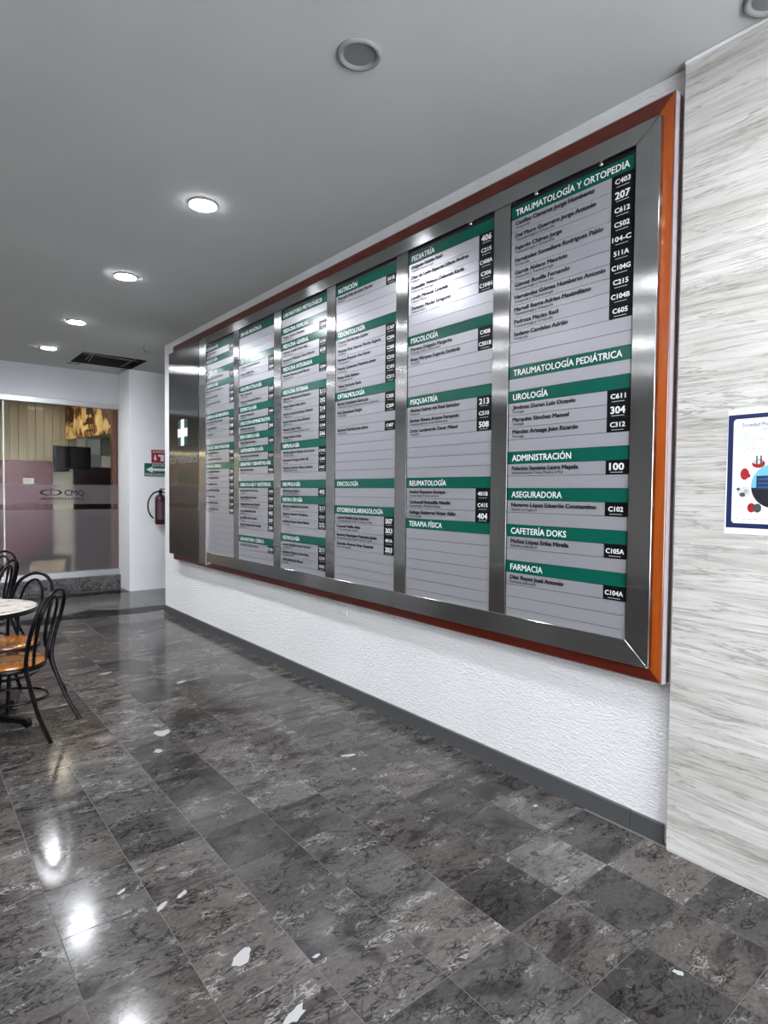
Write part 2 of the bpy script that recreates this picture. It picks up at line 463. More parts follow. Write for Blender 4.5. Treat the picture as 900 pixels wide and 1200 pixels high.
# slim white capping along the top of the cladding
struct('trim_1', MB().box(2.494, 2.499, -3.5, 1.176, CEIL - .016, CEIL - .004), mat('white_trim', (.85, .85, .86), .4))
struct('baseboard_sign', MB().box(2.527, WX, 1.206, 1.352, 0, .084).box(2.526, WX, 1.3545, 7.41, 0, .086), M_skirt)
struct('wall_corridor', MB().box(4.5, 4.7, 7.2, 9.9, 0, CEIL), M_white_wall)
struct('wall_recess', MB().box(2.74, 4.5, 7.0, 7.2, 0, CEIL), M_white_wall)
struct('wall_pillar', MB().box(2.64, 4.5, 9.2, 9.9, 0, CEIL), plaster('pillar_plaster', (.86, .87, .89), 26, .3, .008))
struct('wall_header', MB().box(-5, 2.64, 9.72, 9.92, 2.79, CEIL), plaster('shaded_header_paint', (.50, .51, .53), 26, .12, .004))  # lack of direct light put into the header's darker grey
struct('wall_far_left', MB().box(-5, -1.0, 9.72, 9.92, 0, 2.79), M_white_wall)
struct('trim_2', MB().box(-1.0, 2.64, 9.66, 9.92, 0, .197), M_sill, bevel=.004)

# glazed shopfront
win = MB().box(-1.0, 2.64, 9.72, 9.80, .198, .283)
wf = struct('window_1', win, M_alu, bevel=.002)
put('window_head_rail', MB().box(-1.0, 2.64, 9.70, 9.80, 2.715, 2.79), M_alu, wf, bevel=.003)
M_glass = mat('clear_glass', (.93, .97, .95), .0, 0, Transmission_Weight=1.0, IOR=1.18)
M_frost = mat('frosted_film', (.90, .87, .90), .30, 0, Transmission_Weight=1.0, IOR=1.12)
n, N, L, b = nt(M_frost)
dd = N('ShaderNodeBsdfDiffuse'); dd.inputs['Color'].default_value = (.62, .58, .60, 1)
mx = N('ShaderNodeMixShader'); mx.inputs[0].default_value = .08
L(b.outputs[0], mx.inputs[1]); L(dd.outputs[0], mx.inputs[2]); L(mx.outputs[0], n.nodes['Material Output'].inputs['Surface'])
put('pane', MB().box(-.99, 1.135, 9.756, 9.764, .28, 2.72), M_glass, wf)
put('pane', MB().box(1.143, 2.635, 9.756, 9.764, .28, 2.72), M_glass, wf)
for xa, xb in ((-.98, 1.13), (1.15, 2.632)):
    put('frosted_film', MB().box(xa, xb, 9.7535, 9.7555, .285, 1.20), M_frost, wf)
    put('frosted_film', MB().box(xa, xb, 9.7535, 9.7555, 1.28, 1.565), M_frost, wf)
put('pane_joint', MB().box(1.130, 1.148, 9.748, 9.770, .285, 2.72), mat('glass_edge', (.62, .66, .58), .15), wf)
# logo on the glass: two half-moon strokes with initials and a small line under them
lg = MB()
def crescent(mb, cx, cz, rx, rz, a0, a1, flip, y=9.7515):
    n_ = 14; o_, i_ = [], []
    for k in range(n_ + 1):
        a = a0 + (a1 - a0) * k / n_
        t = math.sin(math.pi * k / n_)
        o_.append((cx + rx * math.cos(a), cz + rz * math.sin(a)))
        i_.append((cx + rx * (1 - .32 * t - .08) * math.cos(a), cz + rz * (1 - .30 * t - .12) * math.sin(a)))
    vs = [(x, y, z) for x, z in o_] + [(x, y, z) for x, z in i_]
    mb.add(vs, [(k, k + 1, n_ + 2 + k, n_ + 1 + k) for k in range(n_)])
crescent(lg, 1.665, 1.448, .095, .042, R(60), R(300), 0)
crescent(lg, 1.765, 1.448, .095, .042, R(120), R(-120), 0)
lg.add([(1.712, 9.7515, 1.41), (1.722, 9.7515, 1.41), (1.722, 9.7515, 1.51), (1.712, 9.7515, 1.51)], [(0, 1, 2, 3)])
put('logo', lg, M_ink, wf)
text('CMQ', .12, (1.89, 9.7515, 1.405), M_ink, wf, 'front', width=.265, offset=.02)
text('LABORATORIOS & FAMILIA', .045, (1.575, 9.7515, 1.345), M_ink, wf, 'front', width=.57, offset=.02)

# ------------------------------------------------------------------ room behind the glass
struct('floor_room', MB().box(.3, 3.3, 9.92, 11.3, 0, .14), mat('room_floor', (.35, .31, .26), .3))
struct('wall_room', MB().box(.1, 3.5, 11.2, 11.3, .14, 2.95), M_far_room)
struct('wall_room_left', MB().box(.0, .1, 9.92, 11.3, 0, 2.95), M_far_room)
struct('wall_room_right', MB().box(3.2, 3.3, 9.92, 11.3, 0, 2.95), M_far_room)
struct('ceiling_room', MB().box(.1, 3.2, 9.92, 11.2, 2.95, 3.0), mat('room_ceiling', (.3, .27, .22), .8))
pl = bpy.data.objects['wall_room']
x = .42
while x < 2.28:
    put('board', MB().box(x, x + .118, 11.165, 11.2, 1.955, 2.9), M_plank, pl, bevel=.003); x += .121
M_red = mat('wine_red_laminate', (.11, .003, .022), .25)
M_dred = mat('dark_maroon_laminate', (.012, .001, .005), .4, Specular_IOR_Level=.2)
tag(put('wall_panel', MB().box(.5, 1.985, 11.13, 11.198, .14, 1.95), M_red, bevel=.004), 'wine red panel on the room wall left of the television', 'panel')
tag(put('wall_panel', MB().box(2.30, 2.96, 11.10, 11.198, .14, 1.87), M_dred, bevel=.004), 'dark maroon panel under the grey and white cabinets behind the glass', 'panel')
tv = thing('television', 'black flat television on the wall of the room behind the glass', 'television', (2.26, 11.0, 1.8))
put('screen', MB().box(1.96, 2.52, 10.93, 10.97, 1.83, 2.20), mat('tv_screen', (.003, .003, .004), .2, Specular_IOR_Level=.1), tv, bevel=.006)
put('bracket', MB().box(2.0, 2.2, 10.97, 11.16, 1.79, 1.86), M_paint_metal, tv)
cabs = [((2.50, 2.70), (2.08, 2.36), (.50, .50, .47), 'pale grey wall cabinet behind the glass, upper left one'), ((2.71, 2.97), (2.08, 2.36), (.22, .24, .25), 'mid grey wall cabinet behind the glass, upper right one'),
        ((2.52, 2.70), (1.88, 2.07), (.25, .26, .27), 'mid grey wall cabinet behind the glass, beside the television'), ((2.71, 2.97), (1.88, 2.07), (.72, .70, .64), 'cream white wall cabinet behind the glass, lowest at the brown jamb')]
for k, ((xa, xb), (za, zb), cc, lab) in enumerate(cabs):
    t = thing('wall_cabinet', lab, 'cabinet', (xa, 11.1, za), 'cabinets in the room behind the glass')
    mc = mat('cabinet_%d' % k, cc, .4)
    put('body', MB().box(xa, xb, 11.06, 11.198, za, zb), mc, t, bevel=.002)
    put('door', MB().box(xa + .004, xb - .004, 11.045, 11.06, za + .004, zb - .004), mc, t, bevel=.002)
# old-town picture hanging from the room ceiling
M_pic = mat('sepia_street_picture', (.7, .5, .2), .5)
n, N, L, b = nt(M_pic)
tc = N('ShaderNodeTexCoord').outputs['Object']
f = noise(N, L, tc, 5, 5, .6, .8, (1.6, 1.6, .7))
L(ramp(N, L, f, [(.38, (.035, .015, .008)), (.46, (.25, .10, .03)), (.52, (.68, .46, .18)), (.7, (.85, .66, .34))]), b.inputs['Base Color'])
hp = thing('hanging_picture', 'sepia picture of old buildings hanging from the room ceiling behind the glass', 'picture', (2.45, 10.5, 2.34))
q = MB(); q.add([(2.70, 9.98, 2.40), (2.16, 11.03, 2.31), (2.18, 11.05, 2.31), (2.72, 10.0, 2.40), (2.70, 9.98, 2.92), (2.16, 11.03, 2.92), (2.18, 11.05, 2.92), (2.72, 10.0, 2.92)],
                [(0,3,2,1),(4,5,6,7),(0,1,5,4),(1,2,6,5),(2,3,7,6),(3,0,4,7)])
put('picture_panel', q, M_pic, hp)
M_dk = mat('picture_shadow_ink', (.04, .02, .012), .6)
def onpic(u, zc, w_, h_, arch):
    d = Vector((2.16 - 2.70, 11.03 - 9.98, 0)); d.normalize(); nrm = Vector((-d.y, d.x, 0)) if d.x < 0 else Vector((d.y, -d.x, 0))
    nrm = Vector((-.889, -.457, 0)); mb = MB(); pts = []
    for k in range(9):
        a = math.pi * k / 8; pts.append((u + w_ / 2 * math.cos(a), zc + (h_ * .5 * math.sin(a) if arch else 0)))
    pts += [(u - w_ / 2, zc - h_ / 2), (u + w_ / 2, zc - h_ / 2)]
    vs = [(2.70 + d.x * uu + nrm.x * .004, 9.98 + d.y * uu + nrm.y * .004, zz) for uu, zz in pts]
    mb.add(vs, [tuple(range(len(vs)))]); put('painted_arch', mb, M_dk, hp)
onpic(.62, 2.76, .16, .12, True); onpic(.62, 2.60, .18, .11, True); onpic(.62, 2.46, .16, .06, False)
struct('trim_3', MB().box(2.565, 2.632, 9.772, 9.90, .285, 2.715), M_jamb, bevel=.004)
# side table with a plant, seen through the frosted film
st = thing('side_table', 'dark framed side table with a cream front behind the frosted glass', 'table', (1.73, 10.2, .14))
for xa, xb, za, zb in ((1.42, 2.02, .45, .50), (1.42, 1.47, .14, .45), (1.96, 2.02, .14, .45)):
    put('frame', MB().box(xa, xb, 9.98, 10.38, za, zb), M_paint_metal, st, bevel=.003)
put('front_panel', MB().box(1.47, 1.96, 10.05, 10.33, .15, .45), mat('cream_panel', (.85, .68, .40), .5), st)
pp = thing('potted_plant', 'leafy green plant in a dark pot on the side table', 'plant', (1.76, 10.18, .5))
put('pot', MB().lathe([(.045, .50), (.065, .60), (.06, .60), (.05, .59), (.0, .59)], (1.76, 10.18, 0), 16), M_paint_metal, pp)
lf = MB(); rg = random.Random(3)
for k in range(46):
    a = rg.uniform(0, 6.28); e = rg.uniform(.1, 1.4); ln_ = rg.uniform(.08, .22)
    d = Vector((math.cos(a) * math.cos(e), math.sin(a) * math.cos(e), math.sin(e))); s_ = d.cross(Vector((0, 0, 1))).normalized() * .022
    p0 = Vector((1.76, 10.18, .60)); p1 = p0 + d * ln_; pm = p0 + d * ln_ * .55 + Vector((0, 0, .015))
    lf.add([p0, pm + s_, p1, pm - s_], [(0, 1, 2, 3)])
o = put('leaves', lf, mat('leaf_green', (.05, .12, .04), .5), pp); o['kind'] = 'stuff'
cd = tag(put('notice_card', MB().box(1.37, 1.505, 9.772, 9.775, 1.57, 1.65), mat('cream_card', (.85, .78, .62), .6)), 'small cream notice card stuck inside the glass above the logo', 'card')
text('HORARIO', .022, (1.385, 9.7712, 1.61), M_ink2, cd, 'front', width=.09)
lamp('room_lamp', 'AREA', (.62, 10.55, 2.15), 11, (1, .82, .54), (0, 0, 0), shape='DISK', size=.9)
lamp('room_lamp', 'AREA', (1.9, 10.3, 2.9), 5, (1, .86, .66), (0, 0, 0), shape='DISK', size=.3)

# ------------------------------------------------------------------ ceiling fittings
def downlight(x, y, lit, label, grp=None):
    t = thing('ceiling_downlight', label, 'light', (x, y, CEIL), grp, local=True)
    put('ring', MB().lathe([(.061, .004), (.066, -.006), (.078, -.012), (.088, -.008), (.090, 0), (.088, .001)], (0, 0, 0), 40), M_ring, t)
    t.children[0].data.polygons.foreach_set('use_smooth', [True] * len(t.children[0].data.polygons))
    rl = .080 if lit else .061
    put('lens', MB().lathe([(0, -.016 if lit else -.004), (rl, -.013 if lit else -.002), (rl, .002)], (0, 0, 0), 40), M_lit if lit else M_lens, t)
    if lit:
        l = lamp('downlight_beam', 'SPOT', (0, 0, -.03), LAMP_W * (1.0 if x > 1 else .22), (.93, .96, 1), spot_size=R(174), spot_blend=.75, shadow_soft_size=.055)
        l.parent = t
    return t
downlight(1.46, 1.99, False, 'unlit round downlight with a grey lens, nearest one in the ceiling')
downlight(2.41, .84, False, 'unlit round downlight at the corner above the pale cladding')
for y, lab in ((3.61, 'lit round downlight, nearest and largest of the glowing row'), (5.22, 'lit round downlight, second of the glowing row counted from the nearest'),
               (6.96, 'lit round downlight, third of the glowing row counted from the nearest'), (8.46, 'lit round downlight, farthest of the glowing row, beside the ceiling hatch')):
    downlight(1.475, y, True, lab, 'lit downlights along the sign wall')
for x, ys in ((-.15, (-1.2, .4, 1.99, 3.61, 5.22, 6.96, 8.46)), (-1.75, (-1.2, .4, 1.99, 3.61, 5.22, 6.96, 8.46)), (-3.4, (.4, 3.61, 6.96)), (1.475, (.35, -1.3))):
    for y in ys:
        row_ = {-.15: 'first cafe row left of the sign row', -1.75: 'second cafe row left of the sign row', -3.4: 'row by the left cafe wall', 1.475: 'sign row behind the photographer'}[x]
        nth = ('nearest the back wall', 'second from the back wall', 'third from the back wall', 'fourth from the back wall', 'fifth from the back wall', 'sixth from the back wall', 'farthest from the back wall')[ys.index(y) if x != 1.475 else 1 - ys.index(y)]
        downlight(x, y, True, 'lit downlight, ' + row_ + ', ' + nth, 'lit downlights over the cafe')

hv = thing('ceiling_hatch', 'open rectangular ceiling hatch with a black cavity and loose rods', 'hatch', (2.26, 8.8, CEIL))
cv = MB(); 
cv.box(HX0 - .02, HX0, HY0, HY1, CEIL + .005, CEIL + .4); cv.box(HX1, HX1 + .02, HY0, HY1, CEIL + .005, CEIL + .4)
cv.box(HX0, HX1, HY0 - .02, HY0, CEIL + .125, CEIL + .4); cv.box(HX0, HX1, HY1, HY1 + .02, CEIL + .125, CEIL + .4)
cv.box(HX0, HX1, HY0, HY1, CEIL + .38, CEIL + .4)
put('cavity', cv, mat('dark_cavity', (.012, .012, .012), .9), hv)
ed = MB()
for a in ((HX0, HX0 + .006, HY0, HY1), (HX1 - .006, HX1, HY0, HY1), (HX0, HX1, HY0, HY0 + .006), (HX0, HX1, HY1 - .006, HY1)):
    ed.box(a[0], a[1], a[2], a[3], CEIL - .002, CEIL + .118)
put('edge_trim', ed, mat('torn_edge', (.02, .02, .02), .8), hv)
for (p0, p1) in (((1.98, HY0 + .01, CEIL + .03), (2.06, HY1 - .01, CEIL + .05)), ((2.02, HY0 + .01, CEIL + .05), (2.09, HY1 - .01, CEIL + .03)),
                 ((HX0 + .01, 8.75, CEIL + .06), (HX1 - .01, 8.8, CEIL + .05)), ((2.56, HY0 + .01, CEIL + .04), (2.53, HY1 - .01, CEIL + .02))):
    put('rod', MB().tube([p0, p1], .006, 6, sub=1), M_alu, hv)
for (x, y) in ((1.93, 9.19), (2.02, 9.2), (2.62, 9.17), (2.65, 9.05)):
    put('wire_end', MB().tube([(x, y, CEIL + .03), (x - .04, y + .03, CEIL - .015), (x - .1, y + .01, CEIL - .02)], .0045, 5, sub=3), M_paint_metal, hv)
sd = thing('ceiling_sensor', 'small white sensor on the ceiling above the far end of the sign wall', 'sensor', (2.40, 7.64, CEIL), local=True)
put('base', MB().lathe([(0, 0), (.045, 0), (.045, -.015), (.035, -.02), (0, -.02)], (0, 0, 0), 20), M_ring, sd)
put('dome', MB().lathe([(.034, -.02), (.03, -.05), (.016, -.065), (0, -.068)], (0, 0, 0), 20), M_ring, sd)

# ------------------------------------------------------------------ pillar: signs and extinguisher
M_sred = mat('sign_red', (.30, .006, .03), .4); M_sgreen = mat('sign_green', (.0, .10, .055), .4)
sg = thing('extinguisher_sign', 'small red extinguisher sign on the white pillar above the green sign', 'sign', (3.06, 9.19, 1.9))
put('plate', MB().box(2.955, 3.175, 9.192, 9.199, 1.905, 2.10), M_sred, sg)
text('EXTINTOR', .042, (3.065, 9.1905, 2.055), M_wht, sg, 'front', width=.18, align='CENTER', offset=.01)
ar = MB().prism([(3.0, 2.02), (3.0, 1.98), (2.985, 1.98), (3.01, 1.93), (3.035, 1.98), (3.02, 1.98), (3.02, 2.02)], 9.189, 9.192, 1)
put('arrow', ar, M_wht, sg)
pic = MB().prism([(3.09, 1.93), (3.09, 2.0), (3.06, 2.0), (3.05, 2.015), (3.06, 2.03), (3.14, 2.03), (3.14, 1.93)], 9.189, 9.192, 1)
put('pictogram', pic, M_wht, sg)
sg = thing('evacuation_sign', 'green evacuation route sign with a white arrow pointing left', 'sign', (3.04, 9.19, 1.7))
put('plate', MB().box(2.852, 3.25, 9.192, 9.199, 1.70, 1.895), M_sgreen, sg)
text('RUTA DE', .05, (3.055, 9.1905, 1.85), M_wht, sg, 'front', width=.17, align='CENTER', offset=.01)
text('EVACUACIÓN', .05, (2.865, 9.1905, 1.712), M_wht, sg, 'front', width=.37, offset=.01)
ar = MB().prism([(2.875, 1.802), (2.97, 1.85), (2.97, 1.822), (3.20, 1.822), (3.20, 1.782), (2.97, 1.782), (2.97, 1.755)], 9.189, 9.192, 1)
put('arrow', ar, M_wht, sg)
ex = thing('fire_extinguisher', 'dark red fire extinguisher hanging on the white pillar with a black hose', 'extinguisher', (3.055, 9.10, .985))
cyl = MB().lathe([(0, .985), (.070, .985), (.078, 1.0), (.078, 1.36), (.070, 1.395), (.045, 1.42), (.022, 1.435), (.022, 1.46), (0, 1.46)], (3.055, 9.10, 0), 28); cyl.smooth = True
put('cylinder', cyl, mat('extinguisher_red', (.04, .003, .008), .4), ex)
put('instruction_label', MB().prism([(3.055 + .0788 * math.sin(a), 9.10 - .0788 * math.cos(a)) for a in [R(k) for k in range(-50, 51, 10)]] + [(3.055 + .077 * math.sin(a), 9.10 - .077 * math.cos(a)) for a in [R(k) for k in range(50, -51, -10)]], 1.06, 1.32), mat('label_grey', (.10, .05, .08), .5), ex)
put('valve', MB().box(3.03, 3.08, 9.075, 9.125, 1.45, 1.50), M_paint_metal, ex, bevel=.006)
put('handle', MB().box(3.045, 3.16, 9.09, 9.11, 1.505, 1.52).box(3.05, 3.17, 9.09, 9.11, 1.455, 1.47), M_paint_metal, ex, bevel=.003)
put('hose', MB().tube([(3.035, 9.08, 1.475), (2.94, 9.06, 1.45), (2.87, 9.06, 1.34), (2.865, 9.07, 1.22), (2.90, 9.08, 1.13), (2.95, 9.10, 1.08)], .011, 8), M_paint_metal, ex)
put('wall_bracket', MB().box(3.03, 3.08, 9.175, 9.20, 1.2, 1.42), M_alu, ex)

# ------------------------------------------------------------------ directory sign
SY = 4.0
sign = thing('directory_sign', 'large wall directory of green headed name strips in a steel and cedar frame', 'sign', (2.51, SY, .7))
# wooden frame: four mitred rails with a bevelled outer edge
WY0, WY1, WZ0, WZ1 = 1.203, 6.93, .704, 3.139
WXF = 2.475
def rail(side, y0, y1, z0, z1, prof):
    """prof: list of (d inward from the outer rectangle, x)"""
    def P(d, x, end):
        c = {('B', 0): (y0 + d, z0 + d), ('B', 1): (y1 - d, z0 + d), ('T', 0): (y0 + d, z1 - d), ('T', 1): (y1 - d, z1 - d),
             ('R', 0): (y0 + d, z0 + d), ('R', 1): (y0 + d, z1 - d), ('L', 0): (y1 - d, z0 + d), ('L', 1): (y1 - d, z1 - d)}[(side, end)]
        return (x, c[0], c[1])
    n_ = len(prof); mb = MB()
    mb.add([P(d, x, 0) for d, x in prof] + [P(d, x, 1) for d, x in prof],
           [tuple(range(n_))[::-1], tuple(range(n_, 2 * n_))] + [(i, (i + 1) % n_, n_ + (i + 1) % n_, n_ + i) for i in range(n_)])
    return mb
wood_prof = [(0, WX - .001), (0, WXF + .005), (.004, WXF), (.062, WXF), (.075, WXF + .012), (.075, WX - .001)]
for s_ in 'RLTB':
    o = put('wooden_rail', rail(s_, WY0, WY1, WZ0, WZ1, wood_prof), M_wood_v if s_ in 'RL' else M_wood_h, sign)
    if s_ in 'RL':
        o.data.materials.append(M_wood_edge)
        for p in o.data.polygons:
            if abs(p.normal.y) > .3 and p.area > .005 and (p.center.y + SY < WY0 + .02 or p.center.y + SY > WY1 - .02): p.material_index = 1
# grey lilac edging strip round the outside of the wood
M_edge = mat('grey_lilac_edging', (.36, .31, .325), .25)
ea, eb = WXF + .002, WXF + .036
put('edging_strip', MB().box(ea, eb, WY0 - .0025, WY0 + .0005, WZ0 - .002, WZ1 + .002), M_edge, sign)
put('edging_strip', MB().box(ea, eb, WY1 - .0005, WY1 + .0025, WZ0 - .002, WZ1 + .002), M_edge, sign)
put('edging_strip', MB().box(ea, eb, WY0 + .001, WY1 - .001, WZ1 - .0005, WZ1 + .002), M_edge, sign)
put('edging_strip', MB().box(ea, eb, WY0 + .001, WY1 - .001, WZ0 - .002, WZ0 + .0005), M_edge, sign)
# steel frame
k_ = .9943
def sc(v, o=0.0): return o + (v - o) * k_
SX = 2.448
TY0, TY1 = 1.255 * k_, 6.02
TZ0, TZ1 = sc(.760, 1.5), sc(3.066, 1.5)
IY0 = 1.361 * k_; IZ0, IZ1 = sc(.863, 1.5), sc(2.985, 1.5)
dR, dZ0, dZ1 = IY0 - TY0, IZ0 - TZ0, TZ1 - IZ1
def bar(pts, M, x0=SX, x1=2.50, name='steel_bar', bevel=.0015):
    return put(name, MB().prism(pts, x0, x1, 0), M, sign, bevel=bevel)
g = .0006
bar([(TY0, TZ0 + g), (IY0 - g, IZ0), (IY0 - g, IZ1), (TY0, TZ1 - g)], M_steel_v)
bar([(TY0 + g, TZ0), (TY1, TZ0), (TY1, IZ0), (IY0, IZ0)], M_steel_h)
bar([(TY0 + g, TZ1), (TY1, TZ1), (TY1, IZ1), (IY0, IZ1)], M_steel_h)
put('backing_board', MB().box(2.472, 2.52, 1.30, 6.9, .80, 3.04), M_black, sign)
cols = [(1.362, 2.022), (2.137, 2.817), (2.933, 3.604), (3.720, 4.388), (4.512, 5.178), (5.284, 5.955)]
for k in range(5):
    a, b2 = cols[k][1] + .004, cols[k + 1][0] - .003
    bar([(a, IZ0 - .002), (b2, IZ0 - .002), (b2, IZ1 + .002), (a, IZ1 + .002)], M_steel_v, 2.4535, 2.472, 'steel_mullion', .001)

